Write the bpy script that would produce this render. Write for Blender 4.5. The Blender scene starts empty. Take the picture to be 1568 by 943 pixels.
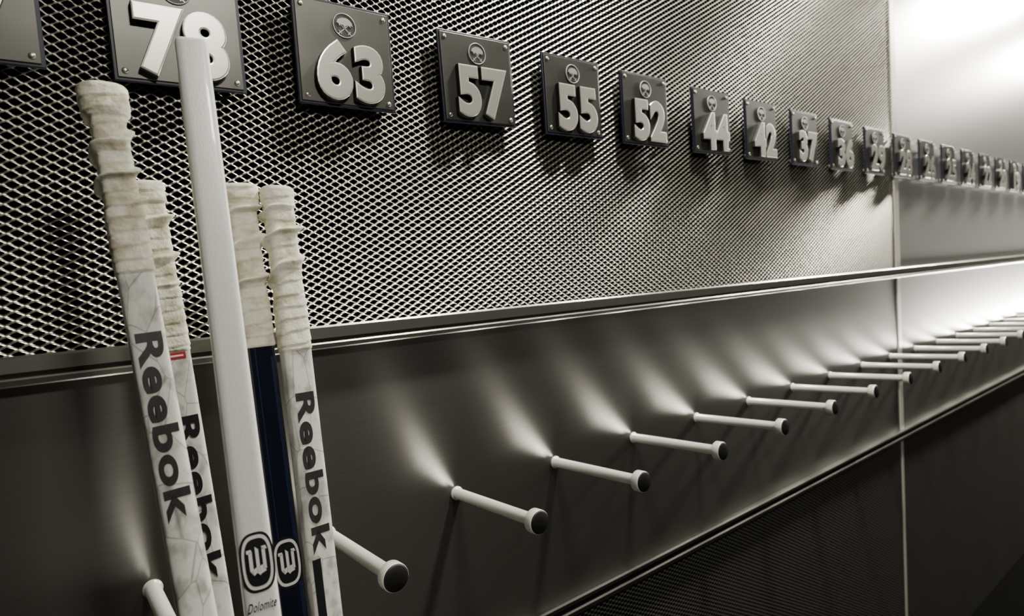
import bpy, bmesh, math, random
import numpy as np
from mathutils import Vector, Matrix
random.seed(4)
D=0.87; CZ=1.60; H=3.1
scene=bpy.context.scene
COL=scene.collection

# ---------------------------------------------------------------- materials
def mat(name, col, rough=.5, metal=0., aniso=0., bump=None, spec=.5, coat=0.):
    m=bpy.data.materials.new(name); m.use_nodes=True
    nt=m.node_tree; b=nt.nodes['Principled BSDF']
    b.inputs['Base Color'].default_value=(*col,1)
    b.inputs['Roughness'].default_value=rough
    b.inputs['Metallic'].default_value=metal
    b.inputs['Specular IOR Level'].default_value=spec
    b.inputs['Coat Weight'].default_value=coat
    if aniso:
        b.inputs['Anisotropic'].default_value=aniso
        c=nt.nodes.new('ShaderNodeCombineXYZ'); c.inputs[2].default_value=1
        nt.links.new(c.outputs[0], b.inputs['Tangent'])
    if bump:
        sx,sy,sz,strength,dist,cv=bump
        tc=nt.nodes.new('ShaderNodeTexCoord'); mp=nt.nodes.new('ShaderNodeMapping')
        mp.inputs['Scale'].default_value=(sx,sy,sz)
        nz=nt.nodes.new('ShaderNodeTexNoise'); nz.inputs['Scale'].default_value=1; nz.inputs['Detail'].default_value=3
        nt.links.new(tc.outputs['Object'],mp.inputs[0]); nt.links.new(mp.outputs[0],nz.inputs['Vector'])
        bp=nt.nodes.new('ShaderNodeBump'); bp.inputs['Strength'].default_value=strength; bp.inputs['Distance'].default_value=dist
        nt.links.new(nz.outputs['Fac'],bp.inputs['Height']); nt.links.new(bp.outputs[0],b.inputs['Normal'])
        if cv:
            r=nt.nodes.new('ShaderNodeMix'); r.data_type='RGBA'
            r.inputs[6].default_value=(*[x*(1-cv) for x in col],1); r.inputs[7].default_value=(*[min(1,x*(1+cv)) for x in col],1)
            nt.links.new(nz.outputs['Fac'],r.inputs[0]); nt.links.new(r.outputs[2],b.inputs['Base Color'])
    return m
def grime(m, scale, lo, hi, col, zs=1.):
    nt=m.node_tree; b=nt.nodes['Principled BSDF']; src=b.inputs['Base Color'].links[0].from_socket
    tc=nt.nodes.new('ShaderNodeTexCoord'); mp=nt.nodes.new('ShaderNodeMapping'); mp.inputs['Scale'].default_value=(1,1,zs)
    nz=nt.nodes.new('ShaderNodeTexNoise'); nz.inputs['Scale'].default_value=scale; nz.inputs['Detail'].default_value=6
    nt.links.new(tc.outputs['Object'],mp.inputs[0]); nt.links.new(mp.outputs[0],nz.inputs['Vector'])
    r=nt.nodes.new('ShaderNodeValToRGB'); r.color_ramp.elements[0].position=lo; r.color_ramp.elements[0].color=(*col,1)
    r.color_ramp.elements[1].position=hi; r.color_ramp.elements[1].color=(1,1,1,1)
    nt.links.new(nz.outputs['Fac'],r.inputs[0])
    mx=nt.nodes.new('ShaderNodeMix'); mx.data_type='RGBA'; mx.blend_type='MULTIPLY'; mx.inputs[0].default_value=1
    nt.links.new(src,mx.inputs[6]); nt.links.new(r.outputs[0],mx.inputs[7]); nt.links.new(mx.outputs[2],b.inputs['Base Color'])
def crackle(name, base, line, scale=60, width=.05, stretch=(1,1,.45)):
    m=mat(name, base, .35, 0, coat=.3); nt=m.node_tree; b=nt.nodes['Principled BSDF']
    tc=nt.nodes.new('ShaderNodeTexCoord'); mp=nt.nodes.new('ShaderNodeMapping'); mp.inputs['Scale'].default_value=stretch
    v=nt.nodes.new('ShaderNodeTexVoronoi'); v.feature='DISTANCE_TO_EDGE'; v.inputs['Scale'].default_value=scale
    rp=nt.nodes.new('ShaderNodeValToRGB'); rp.color_ramp.elements[0].color=(*line,1); rp.color_ramp.elements[1].color=(*base,1); rp.color_ramp.elements[1].position=width
    nt.links.new(tc.outputs['Object'],mp.inputs[0]); nt.links.new(mp.outputs[0],v.inputs['Vector'])
    nt.links.new(v.outputs['Distance'],rp.inputs[0]); nt.links.new(rp.outputs[0],b.inputs['Base Color'])
    grime(m,70,.36,.52,(.58,.58,.58),.6)
    return m

M_mesh=mat('expanded_metal',(.54,.525,.455),.33,.93,bump=(60,60,60,.25,.001,.15))
M_black=mat('black_backing',(.002,.002,.002),.9,spec=.1)
M_steel=mat('brushed_steel',(.145,.142,.128),.34,.85,aniso=.8,bump=(7,7,900,.16,.0004,.20))
M_upper=mat('satin_steel',(.62,.615,.59),.31,1,aniso=.55,bump=(5,5,500,.08,.0004,.06))
M_trim=mat('trim_aluminium',(.42,.41,.37),.28,1,bump=(2,200,200,.05,.0003,.05))
M_ledge=mat('ledge_face',(.34,.335,.31),.36,1,bump=(2,200,200,.05,.0003,.05))
M_seam=mat('seam_aluminium',(.80,.78,.70),.4,.4)
M_trimd=mat('trim_dark',(.08,.08,.072),.4,.9)
M_peg=mat('peg_steel',(.92,.90,.84),.28,.2)
M_cap=mat('peg_rubber_cap',(.008,.008,.008),.5)
M_plate=mat('plate_brushed',(.12,.12,.11),.38,.85,bump=(12,12,700,.25,.0004,.35))
M_pedge=mat('plate_edge',(.006,.008,.024),.4)
M_num=mat('number_silver',(.76,.75,.68),.30,.72)
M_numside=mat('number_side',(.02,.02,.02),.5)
M_embl=mat('emblem_grey',(.45,.44,.40),.4,.4)
M_embd=mat('emblem_dark',(.02,.02,.02),.5)
M_screw=mat('screw_steel',(.5,.48,.40),.35,.9)
M_tape=mat('cloth_tape',(.86,.825,.70),.88,0,bump=(150,150,150,.8,.0016,.20)); grime(M_tape,42,.38,.52,(.70,.665,.58),1.6)
M_white=mat('white_lacquer',(.86,.86,.83),.32,0,bump=(800,800,120,.35,.0003,.10),coat=.3)
M_crk=crackle('white_crackle',(.82,.81,.76),(.40,.40,.38),42,.022)
M_navy=mat('navy_lacquer',(.004,.006,.016),.22,0,coat=.6)
M_ink=mat('ink_black',(.010,.010,.012),.4)
M_inkg=mat('ink_grey',(.03,.03,.03),.4,bump=(200,200,60,.1,.0001,.6))
M_red=mat('ink_red',(.45,.02,.025),.4)
M_blue=mat('ink_blue',(.010,.018,.06),.3)
M_wdec=mat('decal_white',(.8,.8,.78),.4)
M_floor=mat('rubber_floor',(.004,.004,.004),1,spec=0,bump=(90,90,90,.3,.002,.4))
M_room=mat('room_paint',(.03,.03,.028),.8,bump=(8,8,8,.1,.002,.1))
M_ceil=mat('ceiling_paint',(.10,.10,.095),.85,bump=(30,30,30,.1,.002,.05))

def perf():
    m=mat('perforated_dark',(.10,.10,.095),.42,.6); nt=m.node_tree; b=nt.nodes['Principled BSDF']
    tc=nt.nodes.new('ShaderNodeTexCoord'); mp=nt.nodes.new('ShaderNodeMapping'); mp.inputs['Scale'].default_value=(1,0,1.8)
    mp.inputs['Rotation'].default_value=(0,.785,0)
    v=nt.nodes.new('ShaderNodeTexVoronoi'); v.inputs['Scale'].default_value=80; v.inputs['Randomness'].default_value=0
    rp=nt.nodes.new('ShaderNodeValToRGB'); rp.color_ramp.elements[0].color=(.002,.002,.002,1); rp.color_ramp.elements[0].position=.40
    rp.color_ramp.elements[1].color=(.32,.31,.28,1); rp.color_ramp.elements[1].position=.52
    nt.links.new(tc.outputs['Object'],mp.inputs[0]); nt.links.new(mp.outputs[0],v.inputs['Vector'])
    nt.links.new(v.outputs['Distance'],rp.inputs[0]); nt.links.new(rp.outputs[0],b.inputs['Base Color'])
    return m
M_perf=perf()

# ---------------------------------------------------------------- mesh builder
class MB:
    def __init__(s): s.v=[];s.f=[];s.m=[];s.sm=[];s.mats=[]
    def mi(s,m):
        if m not in s.mats: s.mats.append(m)
        return s.mats.index(m)
    def add(s,vs,fs,m,M=None,smooth=False,mlist=None):
        o=len(s.v)
        for p in vs:
            p=Vector(p); s.v.append(tuple(M@p if M is not None else p))
        for k,f in enumerate(fs):
            s.f.append([i+o for i in f]); s.m.append(s.mi(mlist[k] if mlist else m)); s.sm.append(smooth)
    def box(s,c,sz,m,M=None,bev=0.,seg=2):
        bm=bmesh.new(); bmesh.ops.create_cube(bm,size=1)
        for v in bm.verts: v.co=Vector((v.co.x*sz[0]+c[0],v.co.y*sz[1]+c[1],v.co.z*sz[2]+c[2]))
        if bev: bmesh.ops.bevel(bm,geom=bm.edges[:],offset=bev,segments=seg,affect='EDGES',profile=.5)
        s.bm(bm,m,M)
    def bm(s,bm,m,M=None,smooth=False):
        bm.verts.ensure_lookup_table(); bm.verts.index_update()
        s.add([v.co.copy() for v in bm.verts],[[v.index for v in f.verts] for f in bm.faces],m,M,smooth); bm.free()
    def lathe(s,prof,m,M=None,n=32,mlist=None,smooth=True):
        vs=[];fs=[];ml=[]
        for r,h in prof:
            for k in range(n):
                a=2*math.pi*k/n; vs.append((r*math.cos(a),r*math.sin(a),h))
        for i in range(len(prof)-1):
            for k in range(n):
                k2=(k+1)%n
                fs.append([i*n+k,i*n+k2,(i+1)*n+k2,(i+1)*n+k]); ml.append(mlist[i] if mlist else m)
        s.add(vs,fs,m,M,smooth,ml)
        s.add([vs[-n+k] for k in range(n)],[list(range(n))],mlist[-1] if mlist else m,M)
        s.add([vs[k] for k in range(n)],[list(range(n))[::-1]],m,M)
    def obj(s,name,loc=(0,0,0)):
        me=bpy.data.meshes.new(name); me.from_pydata(s.v,[],s.f)
        for m in s.mats: me.materials.append(m)
        me.polygons.foreach_set('material_index',s.m); me.polygons.foreach_set('use_smooth',s.sm); me.update()
        o=bpy.data.objects.new(name,me); o.location=loc; COL.objects.link(o); return o

def text_geo(body, extrude=.05, offset=.02, bevel=0.):
    cu=bpy.data.curves.new('t','FONT'); cu.body=body; cu.extrude=extrude; cu.offset=offset; cu.resolution_u=6; cu.space_character=1.08
    cu.bevel_depth=bevel; cu.bevel_resolution=1
    o=bpy.data.objects.new('t',cu); COL.objects.link(o); bpy.context.view_layer.update()
    dg=bpy.context.evaluated_depsgraph_get(); me=bpy.data.meshes.new_from_object(o.evaluated_get(dg))
    vs=np.array([v.co[:] for v in me.vertices]); fs=[list(p.vertices) for p in me.polygons]; ns=[p.normal.z for p in me.polygons]
    bpy.data.objects.remove(o); bpy.data.curves.remove(cu); bpy.data.meshes.remove(me)
    mn=vs.min(0); mx=vs.max(0); vs=(vs-(mn+mx)/2)/(mx-mn)
    return vs,fs,ns

# ---------------------------------------------------------------- room
X0,X1=-1.2,9.0
SEAM=2.76*D
zl_t=CZ-.065*D; zl_b=CZ-.103*D; zr_t=CZ-.728*D; zr_b=CZ-.768*D
MT=2.57
def simple(name,c,sz,m,bev=0):
    b=MB(); b.box(c,sz,m,bev=bev); return b.obj(name)
simple('wall_back',((X0+X1)/2,.085,H/2),(X1-X0,.12,H),M_black)
simple('floor',((X0+X1)/2,-1.43,-.05),(X1-X0+.2,3.2,.1),M_floor)
simple('ceiling',((X0+X1)/2,-1.43,H+.05),(X1-X0+.2,3.2,.1),M_ceil)
simple('wall_left',(X0-.05,-1.43,H/2),(.1,3.14,H),M_room)
simple('wall_right',(X1+.05,-1.43,H/2),(.1,3.14,H),M_room)
simple('wall_front',((X0+X1)/2,-3.05,H/2),(X1-X0,.1,H),M_room)
b=MB()
for x0,x1 in ((X0,SEAM-.006),(SEAM+.006,X1)):
    b.box(((x0+x1)/2,.010,(zl_b+zr_t)/2),(x1-x0,.02,zl_b-zr_t+.02),M_steel,bev=.001)
b.obj('wall_back_steel_panel')
b=MB()
b.box(((SEAM+.006+X1)/2,.010,(zl_t+H)/2),(X1-SEAM-.006,.02,H-zl_t),M_upper,bev=.001)
b.box(((SEAM-.006+X0)/2,.010,(MT+H)/2),(SEAM-.006-X0,.02,H-MT),M_upper,bev=.001)
b.obj('wall_back_upper_panel')
b=MB()
for x0,x1 in ((X0,SEAM-.004),(SEAM+.004,X1)):
    b.box(((x0+x1)/2,.010,zr_b/2),(x1-x0,.02,zr_b+.01),M_perf,bev=.001)
b.obj('wall_back_perforated_panel')

def expanded():
    w,h,t=.0190,.0107,.0015
    xs=np.arange(X0+.6,SEAM-.008,w); z0=zl_t-.004
    nz=int((MT-z0)/h)
    c=[]
    for j in range(nz):
        c.append(np.stack([xs,np.full_like(xs,z0+j*h)],1))
        c.append(np.stack([xs[:-1]+w/2,np.full_like(xs[:-1],z0+j*h+h/2)],1))
    c=np.concatenate(c)
    a,bb=w/2,h/2
    outer=np.array([(a,0,0),(a/2,0,bb/2),(0,0,bb),(-a/2,0,bb/2),(-a,0,0),(-a/2,0,-bb/2),(0,0,-bb),(a/2,0,-bb/2)])
    k,k2=.73,.74
    inner=outer.copy(); inner[0::2]*=k; inner[1::2]*=k2
    inner[1:4,1]=-t; inner[5:8,1]=t
    inner[2,2]*=.92; inner[6,2]*=.92
    base=np.concatenate([outer,inner])
    n=len(c)
    V=np.repeat(base[None],n,0); V[:,:,0]+=c[:,None,0]; V[:,:,2]+=c[:,None,1]
    V=V.reshape(-1,3)
    q=np.array([(i,i+8,(i+1)%8+8,(i+1)%8) for i in range(8)])
    F=(np.arange(n)[:,None,None]*16+q[None]).reshape(-1,4)
    me=bpy.data.meshes.new('expanded_metal_sheet')
    me.vertices.add(len(V)); me.vertices.foreach_set('co',V.ravel())
    me.loops.add(F.size); me.loops.foreach_set('vertex_index',F.ravel().astype(np.int32))
    me.polygons.add(len(F)); me.polygons.foreach_set('loop_start',np.arange(0,F.size,4,dtype=np.int32))
    me.polygons.foreach_set('loop_total',np.full(len(F),4,dtype=np.int32))
    me.update(calc_edges=True); me.materials.append(M_mesh)
    o=bpy.data.objects.new('wall_back_expanded_metal',me); COL.objects.link(o)
expanded()

def extrude(name,prof,mats,x0,x1):
    n=len(prof); vs=[(x0,y,z) for y,z in prof]+[(x1,y,z) for y,z in prof]
    fs=[[i,i+n,(i+1)%n+n,(i+1)%n] for i in range(n)]+[list(range(n))[::-1],[n+i for i in range(n)]]
    b=MB(); b.add(vs,fs,mats[0],mlist=[mats[i%len(mats)] for i in range(n)]+[mats[0]]*2)
    return b.obj(name)
t,bt=zl_t,zl_b
extrude('trim_1',[(0.004,t),(-.007,t),(-.0095,t-.0025),(-.0105,t-.018),(-.005,t-.0195),(-.005,t-.0225),(-.015,t-.0235),(-.0165,t-.0255),(-.0165,bt+.002),(-.0145,bt),(.004,bt)],
        [M_trim,M_trim,M_ledge,M_trim,M_trimd,M_trim,M_trim,M_trim,M_trim,M_trimd,M_trimd],X0,X1)
t,bt=zr_t,zr_b
extrude('trim_2',[(0.004,t),(-.009,t),(-.012,t-.003),(-.012,t-.010),(-.009,t-.013),(-.002,t-.014),(-.002,t-.020),(-.010,t-.021),(-.013,t-.024),(-.013,bt+.003),(-.010,bt),(.004,bt)],
        [M_trim,M_trim,M_trim,M_trim,M_trimd,M_trimd,M_trimd,M_trim,M_trim,M_trim,M_trimd],X0,X1)
b=MB()
b.box((SEAM,-.0005,(zl_t+H)/2),(.038,.006,H-zl_t),M_seam,bev=.0015)
b.box((SEAM,-.0005,(zl_b+zr_t)/2),(.028,.006,zl_b-zr_t),M_seam,bev=.0015)
b.box((SEAM,-.0005,zr_b/2),(.016,.005,zr_b),M_seam,bev=.0015)
b.obj('trim_3')

# ---------------------------------------------------------------- pegs
def peg_mesh():
    b=MB(); r=.0090; e=.010
    prof=[(.0115,0),(.0115,.0015),(.0100,.003),(r,.0035),(r,.188+e),(r+.0005,.1895+e),(.0155,.1915+e),(.0172,.1935+e),(.0172,.205+e),(.0168,.2068+e),(.0163,.2075+e),(.0158,.2068+e)]
    b.lathe(prof,M_peg,n=40,mlist=[M_peg]*10+[M_cap,M_cap])
    b.lathe([(.0158,.2055+e),(.0158,.2075+e),(.0145,.2085+e),(.004,.2087+e)],M_cap,n=40)
    return b
pegb=peg_mesh(); first=None
tilt=math.radians(3.2)
for k in range(-2,30):
    x=(.611+.257*(k-2))*D
    if x<X0+.1: continue
    if x>X1-.3: break
    if abs(x-SEAM)<.02: x+=.03
    if first is None:
        o=pegb.obj('rack_peg'); first=o
    else:
        o=bpy.data.objects.new('rack_peg',first.data); COL.objects.link(o)
    o.matrix_world=Matrix.Translation((x,-.0005,CZ-.415*D))@Matrix.Rotation(math.radians(90)-tilt,4,'X')
    # added light strip along the peg, imitating its reflection of light onto the steel
    ld=bpy.data.lights.new('peg_caustic_fill','AREA'); ld.shape='RECTANGLE'; ld.size=.008; ld.size_y=.10
    ld.energy=.11+.016*max(0,k)+.06*max(0,k-8)+.5*max(0,k-12) ; ld.color=(1,.96,.86); ld.spread=math.radians(104)
    lo=bpy.data.objects.new('area_light',ld); COL.objects.link(lo); lo.parent=o
    n=Vector((-.58,.10,.80)).normalized()
    yw=Vector((0,1,0)); yw=(yw-n*yw.dot(n)).normalized(); xw=yw.cross(-n)
    Mw=Matrix(((xw.x,yw.x,-n.x,x+n.x*.011),(xw.y,yw.y,-n.y,-.056),(xw.z,yw.z,-n.z,CZ-.415*D+.003+n.z*.011),(0,0,0,1)))
    lo.matrix_parent_inverse=Matrix.Identity(4)
    lo.matrix_basis=o.matrix_world.inverted()@Mw

# ---------------------------------------------------------------- number plates
P=.149
def ring(b,R,r,c,m,n=28,k=6):
    vs=[];fs=[]
    for i in range(n):
        A=2*math.pi*i/n
        for j in range(k):
            B=2*math.pi*j/k; rr=R+r*math.cos(B)
            vs.append((c[0]+rr*math.cos(A),c[1]+rr*math.sin(A),c[2]+r*math.sin(B)))
    for i in range(n):
        for j in range(k):
            fs.append([i*k+j,((i+1)%n)*k+j,((i+1)%n)*k+(j+1)%k,i*k+(j+1)%k])
    b.add(vs,fs,m,smooth=True)
def plate(num,xc,zc,rot):
    b=MB()
    b.box((0,0,.009),(P,P,.005),M_pedge,bev=.0012)
    b.box((0,0,.0122),(P*.945,P*.945,.0018),M_plate,bev=.0006)
    for sx in(-1,1):
        for sy in(-1,1):
            b.lathe([(.004,0),(.004,.007)],M_screw,Matrix.Translation((sx*.42*P,sy*.42*P,0)),n=12)
            b.lathe([(.0036,0),(.0036,.0008),(.0028,.0016),(.0008,.0018)],M_screw,Matrix.Translation((sx*.42*P,sy*.42*P,.0131)),n=16)
    ec=(0,.285*P,.0134)
    b.lathe([(.0175,0),(.0175,.0008),(.0170,.001)],M_embd,Matrix.Translation((ec[0],ec[1],.0129)),n=32)
    ring(b,.0170,.0010,(ec[0],ec[1],.0139),M_embl)
    for s in(-1,1):
        R=Matrix.Translation((ec[0],ec[1]-.004,.0140))@Matrix.Rotation(s*.85,4,'Z')
        b.box((0,-.001,0),(.0014,.027,.0008),M_embl,R); b.box((0,-.009,0),(.006,.0014,.001),M_embl,R)
    buf=[(-.012,.003),(-.010,.0075),(-.004,.0105),(.003,.011),(.008,.009),(.0115,.005),(.012,0),(.009,.002),(.0095,-.002),(.006,.001),(.002,0),(0,-.003),(-.002,.0005),(-.006,.001),(-.0075,-.002),(-.009,.002)]
    n=len(buf); vs=[(ec[0]+x,ec[1]+y,.0138) for x,y in buf]+[(ec[0]+x,ec[1]+y,.0150) for x,y in buf]
    b.add(vs,[[n+i for i in range(n)][::-1]]+[[i,(i+1)%n,(i+1)%n+n,i+n] for i in range(n)],M_embl)
    vs,fs,ns=text_geo(num,.1,.034,.022)
    W,Hh=.70*P,.58*P; ex=.010
    vv=[(v[0]*W+.01*P,v[1]*Hh-.165*P,v[2]*ex+.0131+ex/2) for v in vs]
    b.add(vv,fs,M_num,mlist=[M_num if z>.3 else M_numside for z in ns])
    o=b.obj('jersey_number_plate')
    o.matrix_world=Matrix.Translation((xc,-.0035,zc))@Matrix.Rotation(math.pi/2,4,'X')@Matrix.Rotation(math.radians(rot),4,'Z')
S=[(-.138,'87',1),(.109,'78',1.2),(.364,'63',.6),(.638,'57',1.7),(.896,'55',.8),(1.1435,'52',.6),(1.424,'44',1.2),(1.678,'42',.8),(1.942,'37',.6),(2.210,'36',.3),(2.483,'29',.4)]
s=2.483
for n in ['28','26','25','24','22','20','19','17','15','12','10','9','8','6','4','3']:
    s+=.267; S.append((s,n,0))
for s,n,r in S:
    plate(n,(s+.084)*D*.985,CZ+.382*D,r)

# ---------------------------------------------------------------- hockey sticks
def sp(c,e): return math.copysign(abs(c)**e,c)
def stick(top,bot,yaw,shaft,grip=None,ridge=0,knob=0,hw=.0155,hd=.0105,blade=(-1,0),bmat=None,captop=None,kl=.026):
    dz=Vector((0,0,CZ-1.30)); top=Vector(top)+dz;bot=Vector(bot)+dz
    T=(top-bot).normalized()
    N=Matrix.Rotation(yaw,3,'Z')@Vector((0,-1,0)); N=(N-T*N.dot(T)).normalized(); Sx=T.cross(N)
    L=(top.z-.035)/T.z
    b=MB(); n=40
    ss=[]; s=0
    while s<L:
        ss.append(s); s+= .0013 if s<(grip or .02)+.006 else .02
    ss.append(L)
    vs=[];fs=[];ml=[]
    ph=random.random(); q=[random.uniform(0,6) for _ in range(4)]
    def dims(s):
        w,d=hw,hd
        if grip and s<grip:
            w,d=hw+.0006,hd+.0012
            if s<ridge: w-=.0016
            if knob:
                if s<.004: k=.84+.16*math.sqrt(s/.004)
                elif s<kl-.006: k=1-.05*(s/kl)
                elif s<kl: k=.95-.95*(s-(kl-.006))/.006
                else: k=0
                if s<kl-.006: w,d=knob*k,knob*.8*k
                else: w=w+(knob-w)*k; d=d+(knob*.8-d)*k
        elif not grip and s<.003:
            w-=.002*(1-s/.003); d-=.002*(1-s/.003)
        return w,d
    for s in ss:
        w,d=dims(s)
        for k in range(n):
            A=2*math.pi*k/n
            ex=.38 if not(grip and s<grip) else (.50 if s>kl-.003 else .8)
            x=w*sp(math.cos(A),ex); y=d*sp(math.sin(A),ex)
            if grip and s<grip:
                r=0
                if kl-.004<s<ridge:
                    fr=(s/.036-1.0*A/(2*math.pi)+ph+.11*math.sin(s*60+q[0])+.05*math.sin(A*2+q[1]))%1
                    fade=max(0,min(1,(s-kl+.004)/.004,(ridge-s)/.012))
                    u=(fr-.5)
                    r+=(.0066+.0018*math.sin(A*2+s*50+q[2]))*fade*(math.exp(-(u/.045)**2) if u<0 else math.exp(-(u/.14)**2))
                r+=.0012*((s/.0135-A/(2*math.pi)+ph+.07*math.sin(A*2+s*120+q[3]))%1)
                l=math.hypot(x,y); x+=x/l*r; y+=y/l*r
            vs.append(top-T*s+Sx*x+N*y)
    def sm(s):
        if grip and s<grip: return M_tape
        for lim,m in shaft:
            if s<lim: return m
        return shaft[-1][1]
    for i in range(len(ss)-1):
        for k in range(n):
            k2=(k+1)%n; fs.append([i*n+k,(i+1)*n+k,(i+1)*n+k2,i*n+k2]); ml.append(sm(ss[i]))
    b.add(vs,fs,M_white,smooth=True,mlist=ml)
    b.add([vs[k] for k in range(n)],[list(range(n))],captop or (M_tape if grip else M_white))
    e=top-T*L; dirv=Vector((blade[0],blade[1],0)).normalized(); pv=Vector((-dirv.y,dirv.x,0))
    bv=[];bf=[];nb=14
    for i in range(nb+1):
        u=i/nb; l=-.014+.29*u; hgt=.034+.03*min(1,u*4)-.012*max(0,u-.85)/.15; z0=.001+.004*max(0,u-.7)/.3
        cv=.028*u*u; th=.0075-.004*u
        c=Vector((e.x,e.y,0))+dirv*l+pv*cv
        zt=z0+hgt
        for (o,z) in ((th,z0),(th,zt-.002),(th*.5,zt),(-th*.5,zt),(-th,zt-.002),(-th,z0)):
            bv.append(c+pv*o+Vector((0,0,z)))
    for i in range(nb):
        for k in range(6): bf.append([i*6+k,i*6+(k+1)%6,(i+1)*6+(k+1)%6,(i+1)*6+k])
    bf.append([0,1,2,3,4,5]); bf.append([nb*6+k for k in range(6)][::-1])
    b.add(bv,bf,bmat or M_ink)
    F=lambda s: Matrix(((-T.x,Sx.x,N.x,(top-T*s+N*hd).x),(-T.y,Sx.y,N.y,(top-T*s+N*hd).y),(-T.z,Sx.z,N.z,(top-T*s+N*hd).z),(0,0,0,1)))
    return b,F,hw
def stext(b,F,body,s1,s2,h,m,off=0,offset=.03,lift=.0):
    vs,fs,ns=text_geo(body,.05,offset); L=s2-s1
    b.add([(v[0]*L,v[1]*h+off,v[2]*.0012-.0001+lift) for v in vs],fs,m,F((s1+s2)/2))
def badge(b,F,s,g=1.0,off=0):
    def rr(w,h,z0,z1,m):
        n=40; vs=[];
        for z in(z0,z1):
            for k in range(n):
                A=2*math.pi*k/n; vs.append((h*g*sp(math.cos(A),.68),w*g*sp(math.sin(A),.68)+off,z))
        b.add(vs,[[n+k for k in range(n)]]+[[k,(k+1)%n,(k+1)%n+n,k+n] for k in range(n)],m,F(s))
    rr(.0146,.0265,-.0025,.0003,M_ink); rr(.0128,.0240,0,.0005,M_wdec); rr(.0106,.0210,0,.0007,M_ink)
    # blocky W: hooked left post, tall centre post, right post, joined along the bottom
    quads=[[(-.012,-.0086),(-.009,-.0086),(-.009,-.0036),(-.012,-.0046)],
           [(-.010,-.0070),(.006,-.0070),(.011,-.0040),(-.010,-.0040)],
           [(.007,-.0066),(.011,-.0040),(.008,.0000),(.004,-.0010)],
           [(-.014,-.0012),(-.011,.0016),(.012,.0016),(.009,-.0012)],
           [(.011,.0012),(.004,.0010),(.003,.0046),(.009,.0066)],
           [(-.013,.0044),(.007,.0044),(.007,.0072),(-.010,.0072)],
           [(-.013,.0044),(-.010,.0044),(-.010,.0090),(-.013,.0080)]]
    for qd in quads:
        m_=len(qd)
        vs=[(x*g,y*g+off,.0006) for x,y in qd]+[(x*g,y*g+off,.0012) for x,y in qd]
        b.add(vs,[[m_+i for i in range(m_)]]+[[i,(i+1)%m_,(i+1)%m_+m_,i+m_] for i in range(m_)],M_wdec,F(s))

b,F,_=stick((.0665,-.1476,1.507),(.0945,-.242,1.0006),.02,[(9,M_crk)],grip=.188,ridge=.125,knob=.0212,blade=(-1,.0),kl=.034)
stext(b,F,'Reebok',.247,.425,.0225,M_inkg,offset=.034)
b.obj('hockey_stick')
b,F,_=stick((.1055,-.0820,1.426),(.1257,-.1554,.952),.12,[(9,M_crk)],grip=.190,ridge=.12,knob=.0178,blade=(-1,0))
stext(b,F,'Reebok',.262,.44,.0225,M_ink,offset=.034)
b.box((0,0,0),(.007,.018,.0006),M_red,F(.196)); b.box((0,0,.0002),(.002,.013,.0006),M_wdec,F(.196))
b.obj('hockey_stick')
b,F,_=stick((.1439,-.1789,1.5545),(.1400,-.2893,1.0023),-.12,[(9,M_white)],hw=.0150,hd=.0110,blade=(.05,-1),captop=M_inkg)
badge(b,F,.513,1.0)
vs,fs,ns=text_geo('Dolomite',.05,0)
b.add([(v[0]*.024+v[1]*.002,v[1]*.008,v[2]*.0008) for v in vs],fs,M_ink,F(.551)@Matrix.Rotation(math.pi/2,4,'Z'))
b.obj('hockey_stick')
b,F,_=stick((.1838,-.1560,1.4147),(.1866,-.2153,.9526),-.05,[(9,M_navy)],grip=.177,ridge=.125,knob=.0200,blade=(0,1))
badge(b,F,.407,1.0)
b.box((0,.010,0),(.30,.0022,.0006),M_blue,F(.34)); b.box((0,-.006,0),(.26,.0012,.0006),M_blue,F(.30))
b.obj('hockey_stick')
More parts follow.
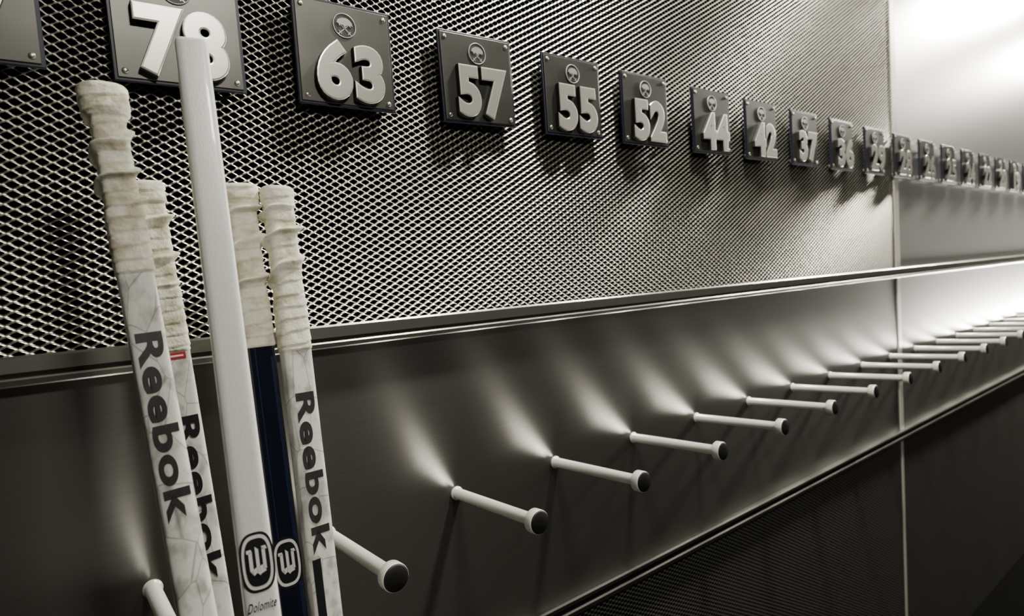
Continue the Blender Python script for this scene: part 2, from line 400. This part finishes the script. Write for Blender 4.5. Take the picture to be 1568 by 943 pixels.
b,F,_=stick((.2197,-.1714,1.4119),(.2189,-.2281,.945),.08,[(9,M_crk)],grip=.181,ridge=.125,knob=.0175,blade=(1,0),kl=.024)
stext(b,F,'Reebok',.228,.400,.0205,M_inkg,offset=.034)
b.box((0,-.008,0),(.07,.009,.0006),M_ink,F(.440))
b.obj('hockey_stick')

# ---------------------------------------------------------------- lights with fixtures
def fixture(x,y,w,l,power,tiltx=25,col=(1,.95,.84),spread=180):
    b=MB()
    for sx in(-1,1): b.box((sx*(w/2+.01),0,0),(.02,l+.04,.06),M_trimd,bev=.002)
    for sy in(-1,1): b.box((0,sy*(l/2+.01),0),(w,.02,.06),M_trimd,bev=.002)
    b.box((0,0,.02),(w,l,.02),M_wdec)
    o=b.obj('ceiling_light',(x,y,H-.03))
    ld=bpy.data.lights.new('ceiling_lamp','AREA'); ld.shape='RECTANGLE'; ld.size=w; ld.size_y=l; ld.energy=power; ld.color=col
    ld.spread=math.radians(spread)
    lo=bpy.data.objects.new('area_light',ld); COL.objects.link(lo); lo.parent=o; lo.location=(0,0,-.03)
    lo.rotation_euler=(math.radians(tiltx),0,0)
fixture(1.20,-.36,.14,.10,46,15)
fixture(2.30,-.15,.30,.08,20,5)
fixture(4.45,-.26,.7,.12,190,18)
fixture(6.2,-.26,.8,.12,200,15)
fixture(.5,-1.8,.35,.3,36,35)  # added fill behind the camera, brightens the sticks and left mesh

w=bpy.data.worlds.new('World'); scene.world=w; w.use_nodes=True
w.node_tree.nodes['Background'].inputs[0].default_value=(.9,.95,1,1); w.node_tree.nodes['Background'].inputs[1].default_value=.02

# ---------------------------------------------------------------- camera
a=Vector((1206,123,-936)).normalized(); up=Vector((-.06,1,(-.06*1206+123)/936)).normalized(); yv=up.cross(a)
R=Matrix((a,yv,up)).to_4x4()
cd=bpy.data.cameras.new('camera'); co=bpy.data.objects.new('camera',cd); COL.objects.link(co)
co.matrix_world=Matrix.Translation((0,-D,CZ))@R
cd.sensor_width=36; cd.lens=36*936/1568; cd.clip_start=.02
cd.dof.use_dof=True; cd.dof.focus_distance=.80; cd.dof.aperture_fstop=5
scene.camera=co
